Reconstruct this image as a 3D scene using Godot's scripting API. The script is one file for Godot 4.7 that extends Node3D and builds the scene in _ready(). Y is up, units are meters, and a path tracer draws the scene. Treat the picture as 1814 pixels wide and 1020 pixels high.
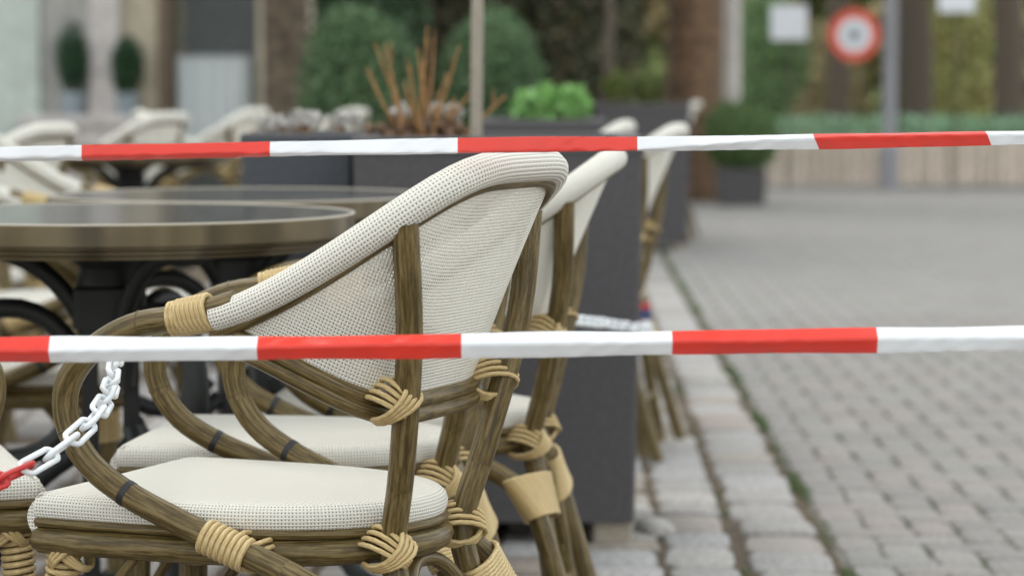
extends Node3D

# ---------------------------------------------------------------- mesh helper
class MB:
	var v := PackedVector3Array()
	var n := PackedVector3Array()
	var uv := PackedVector2Array()
	var c := PackedColorArray()
	var ix := PackedInt32Array()
	var tint := Color(1, 1, 1)
	func p(pos: Vector3, nor: Vector3, t := Vector2.ZERO) -> int:
		v.append(pos); n.append(nor); uv.append(t); c.append(tint)
		return v.size() - 1
	func tri(a: int, b: int, d: int):
		var g := (v[b] - v[a]).cross(v[d] - v[a])
		if g.dot(n[a] + n[b] + n[d]) > 0.0:
			ix.append(a); ix.append(d); ix.append(b)
		else:
			ix.append(a); ix.append(b); ix.append(d)
	func quad(a: int, b: int, d: int, e: int):
		tri(a, b, d); tri(a, d, e)
	func face(a: Vector3, b: Vector3, d: Vector3, e: Vector3, out: Vector3):
		var nn := (b - a).cross(d - a).normalized()
		if nn.dot(out) < 0.0: nn = -nn
		quad(p(a, nn, Vector2(0, 0)), p(b, nn, Vector2(1, 0)), p(d, nn, Vector2(1, 1)), p(e, nn, Vector2(0, 1)))
	func mesh() -> ArrayMesh:
		var arr := []
		arr.resize(Mesh.ARRAY_MAX)
		arr[Mesh.ARRAY_VERTEX] = v; arr[Mesh.ARRAY_NORMAL] = n; arr[Mesh.ARRAY_TEX_UV] = uv
		arr[Mesh.ARRAY_COLOR] = c; arr[Mesh.ARRAY_INDEX] = ix
		var m := ArrayMesh.new()
		m.add_surface_from_arrays(Mesh.PRIMITIVE_TRIANGLES, arr)
		return m

var M := {}
var used := {}
var spans := []
var rng := RandomNumberGenerator.new()

func numbered(called: String) -> String:
	if not used.has(called):
		used[called] = 0
		return called
	used[called] += 1
	return "%s_%03d" % [called, used[called]]

func put(mb: MB, called: String, mat: Material, parent: Node) -> MeshInstance3D:
	return put_mesh(mb.mesh(), called, mat, parent)

func put_mesh(m: Mesh, called: String, mat: Material, parent: Node) -> MeshInstance3D:
	var o := MeshInstance3D.new()
	o.name = numbered(called) if parent == self else called
	o.mesh = m
	o.material_override = mat
	parent.add_child(o, true)
	return o

func tag(o: Node, label: String, category: String, group := ""):
	o.set_meta("label", label); o.set_meta("category", category)
	if group != "": o.set_meta("group", group)

func thing(called: String, label: String, category: String, at: Vector3, turn := 0.0, group := "") -> Node3D:
	var o := Node3D.new()
	o.name = numbered(called)
	add_child(o)
	o.position = at; o.rotation.y = turn
	tag(o, label, category, group)
	return o

func setting(o: Node, label := ""):
	o.set_meta("kind", "structure")
	if label != "": o.set_meta("label", label)

# ---------------------------------------------------------------- shapes
func smooth(pts: Array, per := 4, closed := false) -> Array:
	var out := []
	var k := pts.size()
	var last := k if closed else k - 1
	for i in last:
		var a: Vector3 = pts[(i - 1 + k) % k] if closed or i > 0 else pts[0]
		var b: Vector3 = pts[i]
		var d: Vector3 = pts[(i + 1) % k]
		var e: Vector3 = pts[(i + 2) % k] if closed or i + 2 < k else pts[k - 1]
		for s in per:
			out.append(b.cubic_interpolate(d, a, e, float(s) / per))
	if not closed: out.append(pts[k - 1])
	return out

func tube(mb: MB, pts: Array, r, sides := 10, closed := false, us := 1.0, vs := 3.0, flat := 1.0):
	var k := pts.size()
	var side := Vector3.ZERO
	var along := 0.0
	var first := mb.v.size()
	var rings := k + 1 if closed else k
	for i in rings:
		var q: Vector3 = pts[i % k]
		var nx: Vector3 = pts[(i + 1) % k] if closed or i < k - 1 else pts[k - 1]
		var pv: Vector3 = pts[(i - 1 + k) % k] if closed or i > 0 else pts[0]
		var t := (nx - pv).normalized()
		if side == Vector3.ZERO:
			side = t.cross(Vector3.UP if absf(t.y) < 0.9 else Vector3.RIGHT).normalized()
		side = (side - t * side.dot(t)).normalized()
		var up := side.cross(t)
		if i > 0: along += q.distance_to(pts[(i - 1) % k])
		var rr: float = r[mini(i, r.size() - 1)] if r is Array else r
		for j in sides + 1:
			var a := TAU * j / sides
			var nn := side * cos(a) + up * sin(a) / flat
			mb.p(q + (side * cos(a) + up * sin(a) * flat) * rr, nn.normalized(), Vector2(us * j / sides, along * vs))
	for i in rings - 1:
		for j in sides:
			var a := first + i * (sides + 1) + j
			mb.quad(a, a + 1, a + sides + 2, a + sides + 1)
	if not closed:
		for e in 2:
			var i := 0 if e == 0 else k - 1
			var t: Vector3 = (pts[0] - pts[1]).normalized() if e == 0 else (pts[k - 1] - pts[k - 2]).normalized()
			var cidx := mb.p(pts[i], t)
			var ring := []
			for j in sides: ring.append(mb.p(mb.v[first + i * (sides + 1) + j], t, Vector2(cos(TAU * j / sides), sin(TAU * j / sides)) * vs * (mb.v[first + i * (sides + 1) + j].distance_to(pts[i]))))
			for j in sides: mb.tri(cidx, ring[j], ring[(j + 1) % sides])

func ring_loop(mb: MB, centre: Vector3, a: Vector3, b: Vector3, ra: float, rb: float, r: float, steps := 16, sides := 6):
	var pts := []
	for i in steps:
		var t := TAU * i / steps
		pts.append(centre + a * cos(t) * ra + b * sin(t) * rb)
	tube(mb, pts, r, sides, true, 1.0, 20.0)

func lathe(mb: MB, prof: Array, steps := 48, centre := Vector3.ZERO, us := 1.0):
	# prof: Vector2(radius, y); a hard edge wherever two neighbouring segments meet
	for i in prof.size() - 1:
		var a: Vector2 = prof[i]
		var b: Vector2 = prof[i + 1]
		var d := (b - a).normalized()
		var nn := Vector2(d.y, -d.x)
		var first := mb.v.size()
		for s in steps + 1:
			var t := TAU * s / steps
			var dir := Vector3(cos(t), 0, sin(t))
			var nor := Vector3(dir.x * nn.x, nn.y, dir.z * nn.x)
			mb.p(centre + dir * a.x + Vector3.UP * a.y, nor, Vector2(us * s / steps, 0))
			mb.p(centre + dir * b.x + Vector3.UP * b.y, nor, Vector2(us * s / steps, 1))
		for s in steps:
			var q := first + s * 2
			mb.quad(q, q + 2, q + 3, q + 1)

func box(mb: MB, lo: Vector3, hi: Vector3, bev := 0.0):
	# a box with chamfered vertical and top edges
	var b := bev
	var loop := [Vector2(lo.x + b, lo.z), Vector2(hi.x - b, lo.z), Vector2(hi.x, lo.z + b), Vector2(hi.x, hi.z - b), Vector2(hi.x - b, hi.z), Vector2(lo.x + b, hi.z), Vector2(lo.x, hi.z - b), Vector2(lo.x, lo.z + b)]
	if b <= 0.0: loop = [Vector2(lo.x, lo.z), Vector2(hi.x, lo.z), Vector2(hi.x, hi.z), Vector2(lo.x, hi.z)]
	var mid := Vector2((lo.x + hi.x) / 2, (lo.z + hi.z) / 2)
	prism(mb, loop, lo.y, hi.y, b, mid)

func prism(mb: MB, loop: Array, y0: float, y1: float, b: float, mid: Vector2, taper := 1.0):
	var k := loop.size()
	var inner := []
	for q in loop:
		var d: Vector2 = q - mid
		var s := Vector2(maxf(0.0, 1.0 - b / maxf(absf(d.x), 1e-4)), maxf(0.0, 1.0 - b / maxf(absf(d.y), 1e-4)))
		inner.append(mid + d * s if b > 0.0 else q)
	for i in k:
		var p0: Vector2 = mid + (loop[i] - mid) * taper
		var p1: Vector2 = mid + (loop[(i + 1) % k] - mid) * taper
		var a: Vector2 = loop[i]
		var d: Vector2 = loop[(i + 1) % k]
		var out2: Vector2 = (a + d) / 2 - mid
		var out := Vector3(out2.x, 0, out2.y)
		mb.face(Vector3(p0.x, y0, p0.y), Vector3(p1.x, y0, p1.y), Vector3(d.x, y1 - b, d.y), Vector3(a.x, y1 - b, a.y), out)
		if b > 0.0:
			var e: Vector2 = inner[i]
			var f: Vector2 = inner[(i + 1) % k]
			mb.face(Vector3(a.x, y1 - b, a.y), Vector3(d.x, y1 - b, d.y), Vector3(f.x, y1, f.y), Vector3(e.x, y1, e.y), out + Vector3.UP * 0.01 + out.normalized() * 0.01)
	var ct := mb.p(Vector3(mid.x, y1, mid.y), Vector3.UP, Vector2(0.5, 0.5))
	var cb := mb.p(Vector3(mid.x, y0, mid.y), Vector3.DOWN, Vector2(0.5, 0.5))
	for i in k:
		var e: Vector2 = inner[i]
		var f: Vector2 = inner[(i + 1) % k]
		mb.tri(ct, mb.p(Vector3(e.x, y1, e.y), Vector3.UP), mb.p(Vector3(f.x, y1, f.y), Vector3.UP))
		var g: Vector2 = mid + (loop[i] - mid) * taper
		var h: Vector2 = mid + (loop[(i + 1) % k] - mid) * taper
		mb.tri(cb, mb.p(Vector3(g.x, y0, g.y), Vector3.DOWN), mb.p(Vector3(h.x, y0, h.y), Vector3.DOWN))

func leaf(mb: MB, at: Vector3, dir: Vector3, facing: Vector3, length: float, width: float):
	var s := dir.cross(facing).normalized()
	var nn := s.cross(dir).normalized()
	var a := mb.p(at, nn)
	var b := mb.p(at + dir * length * 0.45 + s * width * 0.5, nn)
	var d := mb.p(at + dir * length - nn * length * 0.12, nn)
	var e := mb.p(at + dir * length * 0.45 - s * width * 0.5, nn)
	mb.quad(a, b, d, e)

func rdir() -> Vector3:
	return Vector3(rng.randfn(), rng.randfn(), rng.randfn()).normalized()

func rv(a: float, b: float) -> float:
	return rng.randf_range(a, b)

func foliage(mb: MB, centre: Vector3, rad: Vector3, count: int, size: float, tones: Array, shell := 0.55, lumps := 7, low := -1.0):
	# leaves spread through a lumpy volume, denser towards its skin
	var bumps := []
	for i in lumps: bumps.append([rdir(), rv(0.05, 0.22)])
	for i in count:
		var d := rdir()
		if d.y < low: d.y = -d.y
		var swell := 0.86
		for b in bumps: swell += b[1] * pow(maxf(0.0, d.dot(b[0])), 6.0)
		var at := centre + d * rad * swell * pow(rv(shell * shell * shell, 1.0), 1.0 / 3.0)
		mb.tint = tones[rng.randi() % tones.size()] * rv(0.75, 1.25)
		mb.tint.a = 1.0
		leaf(mb, at, (d * 0.6 + rdir()).normalized(), (d + rdir() * 0.7).normalized(), size * rv(0.7, 1.3), size * rv(0.4, 0.7))
	mb.tint = Color.WHITE

# ---------------------------------------------------------------- materials
func lin(r: float, g: float, b: float) -> Color:
	return Color(r, g, b).linear_to_srgb()

func flat_mat(called: String, colour: Color, rough: float, metal := 0.0) -> StandardMaterial3D:
	var m := StandardMaterial3D.new()
	m.albedo_color = colour; m.roughness = rough; m.metallic = metal
	M[called] = m
	return m

func noise_tex(freq: float, ramp: Array, octaves := 4, sz := 256, sd := 1) -> NoiseTexture2D:
	var f := FastNoiseLite.new()
	f.noise_type = FastNoiseLite.TYPE_SIMPLEX_SMOOTH
	f.frequency = freq; f.fractal_octaves = octaves; f.seed = sd
	var t := NoiseTexture2D.new()
	t.width = sz; t.height = sz; t.seamless = true; t.noise = f
	var g := Gradient.new()
	g.offsets = PackedFloat32Array([0.0, 0.35, 0.65, 1.0])
	g.colors = PackedColorArray(ramp)
	t.color_ramp = g
	return t

func grained(called: String, ramp: Array, rough: float, scale: float, freq := 0.03, bump := 0.0, sd := 1) -> StandardMaterial3D:
	var m := StandardMaterial3D.new()
	m.albedo_texture = noise_tex(freq, ramp, 5, 256, sd)
	m.uv1_triplanar = true; m.uv1_world_triplanar = true
	m.uv1_scale = Vector3.ONE * scale
	m.roughness = rough
	if bump > 0.0:
		m.heightmap_enabled = true
		m.heightmap_texture = noise_tex(freq * 2.0, [Color.BLACK, Color(0.4, 0.4, 0.4), Color(0.6, 0.6, 0.6), Color.WHITE], 5, 256, sd + 5)
		m.heightmap_scale = bump
	M[called] = m
	return m

func tones4(a: Color, d := 0.18) -> Array:
	return [a * (1.0 - d) + Color(0, 0, 0, 1) * d, a * (1.0 - d * 0.4), a * (1.0 + d * 0.25), a * (1.0 + d * 0.8)].map(func(q): return Color(q.r, q.g, q.b, 1))

func cane_image(a: Color, b: Color, d: Color, sd: int) -> ImageTexture:
	var f := FastNoiseLite.new()
	f.seed = sd; f.frequency = 0.05; f.fractal_octaves = 4
	var im := Image.create(64, 512, false, Image.FORMAT_RGB8)
	for y in 512:
		for x in 64:
			var t := TAU * x / 64.0
			var s := f.get_noise_3d(cos(t) * 55.0, sin(t) * 55.0, y * 0.10) * 0.75 + f.get_noise_3d(cos(t) * 140.0, sin(t) * 140.0, y * 0.35 + 400.0) * 0.55
			s = clampf(0.5 + s * 1.5, 0.0, 1.0)
			im.set_pixel(x, y, a.lerp(b, s * 2.0) if s < 0.5 else b.lerp(d, s * 2.0 - 1.0))
	return ImageTexture.create_from_image(im)

func weave_image() -> Array:
	# a square net of twisted white strands, 4 x 4 holes a tile
	var im := Image.create(128, 128, false, Image.FORMAT_RGBA8)
	var hi := Image.create(128, 128, false, Image.FORMAT_RGB8)
	for y in 128:
		for x in 128:
			var cx := fposmod(x / 32.0, 1.0) - 0.5
			var cy := fposmod(y / 32.0, 1.0) - 0.5
			var h := sqrt(cx * cx * 1.15 + cy * cy)
			var odd := (int(x / 32.0) + int(y / 32.0)) % 2
			var strand := 0.5 + 0.5 * cos(TAU * (cx if odd == 0 else cy) * 2.0)
			var k := 0.93 + 0.06 * strand
			im.set_pixel(x, y, Color(k, k * 0.984, k * 0.945, 0.0 if h < 0.195 else 1.0))
			var e := clampf((h - 0.16) * 2.6, 0.0, 1.0) * (0.7 + 0.3 * strand)
			hi.set_pixel(x, y, Color(e, e, e))
	return [ImageTexture.create_from_image(im), ImageTexture.create_from_image(hi)]

func materials():
	var w := weave_image()
	var m := flat_mat("weave", Color(0.95, 0.95, 0.94), 0.62)
	m.albedo_texture = w[0]
	m.transparency = BaseMaterial3D.TRANSPARENCY_ALPHA_SCISSOR
	m.alpha_scissor_threshold = 0.5
	m.heightmap_enabled = true; m.heightmap_texture = w[1]; m.heightmap_scale = 0.12
	m.backlight_enabled = true; m.backlight = Color(0.25, 0.25, 0.23)
	m = flat_mat("cane", Color.WHITE, 0.42)
	m.albedo_texture = cane_image(lin(0.055, 0.037, 0.011), lin(0.112, 0.078, 0.025), lin(0.185, 0.136, 0.058), 3)
	m.metallic_specular = 0.4
	m = flat_mat("cord", Color.WHITE, 0.6)
	m.albedo_texture = cane_image(lin(0.36, 0.25, 0.10), lin(0.52, 0.385, 0.175), lin(0.64, 0.50, 0.27), 12)
	flat_mat("core", lin(0.24, 0.21, 0.15), 0.8)
	flat_mat("black_band", lin(0.012, 0.012, 0.012), 0.5)
	flat_mat("iron", lin(0.010, 0.012, 0.011), 0.55)
	m = grained("table_top", tones4(lin(0.075, 0.075, 0.070), 0.35), 0.16, 3.0, 0.02)
	m = flat_mat("table_side", Color.WHITE, 0.32)
	m.albedo_texture = cane_image(lin(0.05, 0.038, 0.017), lin(0.09, 0.066, 0.032), lin(0.13, 0.10, 0.052), 21)
	m.uv1_scale = Vector3(1, 0.02, 1)
	flat_mat("table_trim", lin(0.42, 0.38, 0.30), 0.35)
	m = flat_mat("tape_red", lin(0.78, 0.028, 0.010), 0.26)
	m.transparency = BaseMaterial3D.TRANSPARENCY_ALPHA; m.albedo_color.a = 0.93
	m.backlight_enabled = true; m.backlight = Color(0.5, 0.5, 0.5)
	m = flat_mat("tape_white", lin(0.86, 0.88, 0.90), 0.26)
	m.transparency = BaseMaterial3D.TRANSPARENCY_ALPHA; m.albedo_color.a = 0.93
	m.backlight_enabled = true; m.backlight = Color(0.5, 0.5, 0.5)
	flat_mat("chain_white", lin(0.74, 0.77, 0.79), 0.4)
	flat_mat("chain_red", lin(0.50, 0.022, 0.018), 0.4)
	flat_mat("lock_blue", lin(0.03, 0.06, 0.16), 0.4)
	grained("planter", tones4(lin(0.064, 0.059, 0.062), 0.15), 0.6, 6.0, 0.05, 0.02)
	grained("planter_blue", tones4(lin(0.052, 0.057, 0.066), 0.15), 0.6, 6.0, 0.05, 0.02)
	grained("soil", tones4(lin(0.05, 0.035, 0.022), 0.4), 0.95, 5.0, 0.05, 0.5)
	grained("joint_soil", tones4(lin(0.10, 0.072, 0.046), 0.4), 0.95, 3.0, 0.04, 0.4)
	grained("road_bed", tones4(lin(0.165, 0.155, 0.13), 0.35), 0.95, 3.0, 0.04, 0.3)
	grained("ground", tones4(lin(0.25, 0.235, 0.22), 0.16), 0.9, 0.8, 0.03)
	grained("terrace_bed", tones4(lin(0.20, 0.18, 0.155), 0.3), 0.95, 1.5, 0.03)
	for i in 5:
		var k: float = [0.93, 0.97, 1.0, 1.03, 1.07][i]
		var r: float = [0.325, 0.315, 0.33, 0.34, 0.32][i]
		grained("paver%d" % i, tones4(lin(r * k * 0.76, 0.305 * k * 0.76, 0.283 * k * 0.76), 0.22), 0.88, 9.0, 0.03, 0.05, 30 + i)
		grained("sett%d" % i, tones4([lin(0.315, 0.28, 0.25), lin(0.31, 0.295, 0.28), lin(0.36, 0.34, 0.315), lin(0.265, 0.228, 0.19), lin(0.345, 0.332, 0.32)][i], 0.22), 0.85, 5.0, 0.035, 0.18, 40 + i)
	m = flat_mat("tinted", Color.WHITE, 0.85); m.vertex_color_use_as_albedo = true
	m = flat_mat("leaf", Color.WHITE, 0.6); m.vertex_color_use_as_albedo = true
	m.backlight_enabled = true; m.backlight = Color(0.35, 0.4, 0.25)
	grained("bark", tones4(lin(0.106, 0.083, 0.061), 0.35), 0.9, 3.0, 0.05, 0.8)
	grained("bark_brown", tones4(lin(0.145, 0.088, 0.05), 0.5), 0.9, 1.6, 0.02, 0.8, 71)
	grained("bark_blotchy", tones4(lin(0.10, 0.075, 0.05), 0.55), 0.9, 1.6, 0.02, 0.8, 72)
	grained("bark_pale", tones4(lin(0.34, 0.30, 0.24), 0.2), 0.8, 8.0, 0.05, 0.1)
	grained("twig", tones4(lin(0.34, 0.18, 0.065), 0.35), 0.7, 9.0, 0.05)
	grained("wall_green", tones4(lin(0.488, 0.545, 0.496), 0.08), 0.85, 1.0)
	grained("wall_grey", tones4(lin(0.374, 0.365, 0.340), 0.1), 0.85, 1.0)
	grained("stone_mauve", tones4(lin(0.535, 0.494, 0.470), 0.1), 0.85, 1.0)
	grained("stone_tan", tones4(lin(0.454, 0.397, 0.300), 0.1), 0.85, 1.0)
	grained("door_dark", tones4(lin(0.053, 0.057, 0.053), 0.2), 0.5, 1.0)
	grained("pillar_brown", tones4(lin(0.150, 0.112, 0.075), 0.2), 0.85, 2.0)
	flat_mat("curtain", lin(0.80, 0.84, 0.84), 0.85)
	m = flat_mat("glass", Color(0.7, 0.75, 0.75, 0.05), 0.03)
	m.transparency = BaseMaterial3D.TRANSPARENCY_ALPHA
	m.metallic_specular = 0.12
	flat_mat("pot_blue", lin(0.27, 0.32, 0.35), 0.5)
	for i in 3:
		grained("plank%d" % i, tones4([lin(0.55, 0.46, 0.38), lin(0.50, 0.42, 0.345), lin(0.60, 0.50, 0.42)][i], 0.15), 0.85, 2.0, 0.03, 0.05, 60 + i)
	flat_mat("steel", lin(0.26, 0.26, 0.28), 0.55, 0.3)
	flat_mat("sign_white", lin(0.72, 0.74, 0.78), 0.45)
	flat_mat("sign_grey", lin(0.36, 0.39, 0.41), 0.45)
	flat_mat("sign_red", lin(0.62, 0.085, 0.045), 0.45)
	grained("house_brown", tones4(lin(0.225, 0.186, 0.121), 0.2), 0.9, 0.4)

# ---------------------------------------------------------------- rattan chair
func rail_point(t: float) -> Vector3:
	var cs := cos(t)
	var dz := 0.315 * pow(sin(t), 0.6)
	return Vector3(-0.215 * signf(cs) * pow(absf(cs), 0.45), 0.683 + 0.179 * pow(dz / 0.315, 1.38), 0.035 + dz)

func hoop_point(t: float) -> Vector3:
	var cs := cos(t)
	var dz := pow(sin(t), 0.6)
	return Vector3(-0.205 * signf(cs) * pow(absf(cs), 0.45), 0.664 - 0.094 * pow(dz, 1.3), 0.035 + 0.203 * dz)

func even(f: float) -> float:
	# the angle at which the share f of the rail's length is reached
	if spans.is_empty():
		spans.append(0.0)
		for i in 800: spans.append(spans[i] + rail_point(PI * i / 800.0).distance_to(rail_point(PI * (i + 1) / 800.0)))
	var goal: float = f * spans[800]
	var k := spans.bsearch(goal)
	return PI * clampf(k / 800.0, 0.0, 1.0)

func x_lash(parent: Node3D, at: Vector3, a: Vector3, b: Vector3, out: Vector3, deep: float, wide: float, turns := 4):
	var mb := MB.new()
	for sgn in [-1.0, 1.0]:
		var d: Vector3 = (a + b * sgn).normalized()
		var o: Vector3 = (a - b * sgn).normalized()
		for k in turns:
			var f := k - (turns - 1) / 2.0
			ring_loop(mb, at + o * f * 0.0062, out, (d + o * f * 0.12).normalized(), deep + 0.0025 * sgn, wide, 0.0033, 16, 6)
	put(mb, "lashing", M.cord, parent)

func cord_wrap(parent: Node3D, p0: Vector3, p1: Vector3, q0: Vector3, q1: Vector3, r: float, turns: int, called := "cord_wrapping", cr := 0.0042):
	# turns of cord round one cane (p = q) or round two canes side by side
	var mb := MB.new()
	for k in turns:
		var f := (k + 0.5) / turns
		var a := p0.lerp(p1, f)
		var b := q0.lerp(q1, f)
		var ax := ((p1 - p0) + (q1 - q0)).normalized()
		var s := (b - a)
		var ra := r + s.length() / 2
		if s.length() < 0.002: s = ax.cross(Vector3(0.3, 0.9, 0.2))
		s = (s - ax * s.dot(ax)).normalized()
		ring_loop(mb, (a + b) / 2, (s + ax * 0.12).normalized(), s.cross(ax).normalized(), ra, r, cr, 18, 6)
	put(mb, called, M.cord, parent)

func seat_outline() -> Array:
	var half := [Vector2(0, -0.226), Vector2(0.10, -0.227), Vector2(0.175, -0.227), Vector2(0.191, -0.223), Vector2(0.195, -0.208), Vector2(0.196, -0.10), Vector2(0.192, 0.0), Vector2(0.180, 0.07), Vector2(0.155, 0.135), Vector2(0.115, 0.187), Vector2(0.064, 0.222), Vector2(0, 0.235)]
	var out := []
	for q in half: out.append(q)
	for i in range(half.size() - 2, 0, -1): out.append(Vector2(-half[i].x, half[i].y))
	var p3 := out.map(func(q): return Vector3(q.x, 0, q.y))
	return smooth(p3, 4, true)

func make_chair() -> Node3D:
	var t := thing("rattan_chair", "", "chair", Vector3.ZERO)
	var tile := 0.0176
	# seat: a woven skin over a core, rings of the outline drawn inwards and up
	var ol := seat_outline()
	for layer in 2:
		var mb := MB.new()
		var prof := [[0.003, 0.4235], [-0.001, 0.431], [-0.002, 0.440], [0.001, 0.4485], [0.008, 0.4545], [0.020, 0.4572], [0.07, 0.4560], [0.12, 0.4525], [0.17, 0.450]]
		var rings := []
		var down := 0.0 if layer == 0 else 0.0028
		var run := 0.0
		for pi in prof.size():
			var ring := []
			var lastp: Array = prof[maxi(pi - 1, 0)]
			run += Vector2(prof[pi][0] - lastp[0], prof[pi][1] - lastp[1]).length()
			var nx: Array = prof[mini(pi + 1, prof.size() - 1)]
			var slope := Vector2(nx[0] - lastp[0], nx[1] - lastp[1]).normalized()
			var round_len := 0.0
			for i in ol.size() + 1:
				var q: Vector3 = ol[i % ol.size()]
				if i > 0: round_len += q.distance_to(ol[i - 1])
				var tg: Vector3 = (ol[(i + 1) % ol.size()] - ol[(i - 1 + ol.size()) % ol.size()]).normalized()
				var out := Vector3(tg.z, 0, -tg.x)
				if out.dot(q) < 0.0: out = -out
				var s := clampf(1.0 - prof[pi][0] / 0.20, 0.0, 2.0)
				var pos: Vector3 = Vector3(q.x * s, prof[pi][1], (q.z - 0.01) * s + 0.01) if pi > 4 else q - out * prof[pi][0] + Vector3.UP * prof[pi][1]
				var nor := (out * slope.y + Vector3.UP * slope.x).normalized()
				var uvv := Vector2(pos.x, pos.z) / tile if pi >= 4 else Vector2(round_len, run) / tile
				ring.append(mb.p(pos - nor * down, nor, uvv))
			rings.append(ring)
			if pi == 4:   # split the net where the rim turns into the flat top
				var again := []
				for i in ol.size() + 1:
					var k: int = ring[i]
					again.append(k)
				for i in ol.size() + 1:
					mb.uv[ring[i]] = Vector2(mb.v[ring[i]].x, mb.v[ring[i]].z) / tile
				var first := []
				for i in ol.size() + 1:
					var q2: Vector3 = mb.v[again[i]]
					var rl := 0.0
					first.append(mb.p(q2, mb.n[again[i]], Vector2.ZERO))
				var acc := 0.0
				for i in ol.size() + 1:
					if i > 0: acc += ol[i % ol.size()].distance_to(ol[i - 1])
					mb.uv[first[i]] = Vector2(acc, run) / tile
				var before: Array = rings[pi - 1]
				for i in ol.size(): mb.quad(before[i], before[i + 1], first[i + 1], first[i])
			elif pi > 0:
				var before: Array = rings[pi - 1]
				for i in ol.size(): mb.quad(before[i], before[i + 1], ring[i + 1], ring[i])
		var cc := mb.p(Vector3(0, 0.450 - down, 0.01), Vector3.UP, Vector2(0, 0.01) / tile)
		var top: Array = rings[prof.size() - 1]
		for i in ol.size(): mb.tri(cc, top[i], top[i + 1])
		put(mb, "seat" if layer == 0 else "seat_core", M.weave if layer == 0 else M.core, t)
	# the net turned down over the front edge of the seat
	var mb := MB.new()
	tube(mb, [Vector3(-0.189, 0.424, -0.209), Vector3(-0.06, 0.425, -0.212), Vector3(0.06, 0.425, -0.212), Vector3(0.189, 0.424, -0.209)], 0.027, 16, false, 8.0, 1.0 / tile)
	put(mb, "front_edge", M.weave, t)
	mb = MB.new()
	tube(mb, [Vector3(-0.187, 0.424, -0.209), Vector3(0.187, 0.424, -0.209)], 0.0245, 12)
	put(mb, "front_edge_core", M.core, t)
	# seat frame: a cane and a thin bead above it
	mb = MB.new()
	tube(mb, ol.map(func(q): return Vector3(q.x * 0.97, 0.397, q.z * 0.97)), 0.0165, 10, true)
	tube(mb, ol.map(func(q): return Vector3(q.x * 0.985, 0.4195, q.z * 0.985)), 0.0065, 8, true)
	put(mb, "seat_frame", M.cane, t)
	# back rail: woven sleeve over a cane, with a bare bead below
	var rp := []
	var bead := []
	for i in 41:
		var a := even(0.004 + 0.992 * i / 40.0)
		rp.append(rail_point(a))
		var q := rail_point(a)
		bead.append(Vector3(q.x * 0.985, q.y - 0.0195, q.z - 0.004))
	mb = MB.new()
	var rr := []
	for i in 41: rr.append(0.0178 + 0.0028 * sin(PI * i / 40.0))
	tube(mb, rp, rr, 18, false, 6.0, 1.0 / tile, 1.0)
	put(mb, "back_rail", M.weave, t)
	mb = MB.new()
	tube(mb, rp, rr.map(func(q): return q - 0.0028), 12)
	put(mb, "rail_core", M.core, t)
	mb = MB.new()
	tube(mb, bead, 0.0085, 8)
	put(mb, "rail_bead", M.cane, t)
	# lower hoop: two canes side by side
	mb = MB.new()
	var h1 := []
	var h2 := []
	for i in 37:
		var a := even(0.004 + 0.992 * i / 36.0)
		var q := hoop_point(a)
		h1.append(q + Vector3(0, 0.0075, 0))
		h2.append(q + Vector3(0, -0.0095, 0.002))
	tube(mb, h1, 0.0105, 10)
	tube(mb, h2, 0.0105, 10)
	put(mb, "lower_hoop", M.cane, t)
	# woven back panel between hoop and rail
	mb = MB.new()
	var cols := 48
	var rows := 10
	var ulen := 0.0
	for i in cols + 1:
		var a := even(0.03 + 0.94 * i / cols)
		var lo := hoop_point(a) + Vector3(0, 0.012, 0)
		var hi := rail_point(a) + Vector3(0, -0.016, -0.004)
		if i > 0: ulen += lo.lerp(hi, 0.5).distance_to(hoop_point(even(0.03 + 0.94 * (i - 1) / cols)).lerp(rail_point(even(0.03 + 0.94 * (i - 1) / cols)), 0.5))
		for j in rows + 1:
			var f := float(j) / rows
			var q := lo.lerp(hi, f)
			var ctr := Vector3(0, q.y, 0.05)
			var bulge: float = -sin(PI * f) * 0.002
			q += (q - ctr).normalized() * bulge
			mb.p(q, ((q - ctr).normalized() + Vector3.DOWN * 0.25).normalized(), Vector2(ulen, lo.distance_to(hi) * f) / tile)
	for i in cols:
		for j in rows:
			var a := i * (rows + 1) + j
			mb.quad(a, a + rows + 1, a + rows + 2, a + 1)
	put(mb, "back_panel", M.weave, t)
	for s in [-1.0, 1.0]:
		# arm: one cane from the rail forward, down in a loop, back along the seat and down as a rear leg
		var arm := []
		for q in [[0.075, 0.702], [0.013, 0.684], [-0.055, 0.673], [-0.105, 0.652], [-0.143, 0.622], [-0.163, 0.584], [-0.157, 0.540], [-0.128, 0.498], [-0.078, 0.466], [-0.012, 0.438], [0.07, 0.408], [0.14, 0.383], [0.198, 0.354], [0.236, 0.315], [0.262, 0.24], [0.300, 0.11], [0.332, 0.0]]:
			arm.append(Vector3(s * (0.214 + 0.02 * maxf(0.0, 0.3 - q[1])), q[1], q[0]))
		mb = MB.new()
		tube(mb, smooth(arm, 4), 0.0162, 12)
		for k in [2, 6, 12, 15]:
			var nd: Vector3 = (arm[k + 1] - arm[k - 1]).normalized()
			ring_loop(mb, arm[k], nd.cross(Vector3.RIGHT).normalized(), nd.cross(nd.cross(Vector3.RIGHT)).normalized(), 0.0160, 0.0160, 0.0011, 16, 5)
		var am := put(mb, "arm", M.cane, t)
		mb = MB.new()
		var ax: Vector3 = (arm[9] - arm[7]).normalized()
		tube(mb, [arm[8] - ax * 0.0042, arm[8] + ax * 0.0042], 0.0169, 12)
		put(mb, "joint_band", M.black_band, am)
		# back post down to the floor
		mb = MB.new()
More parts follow.
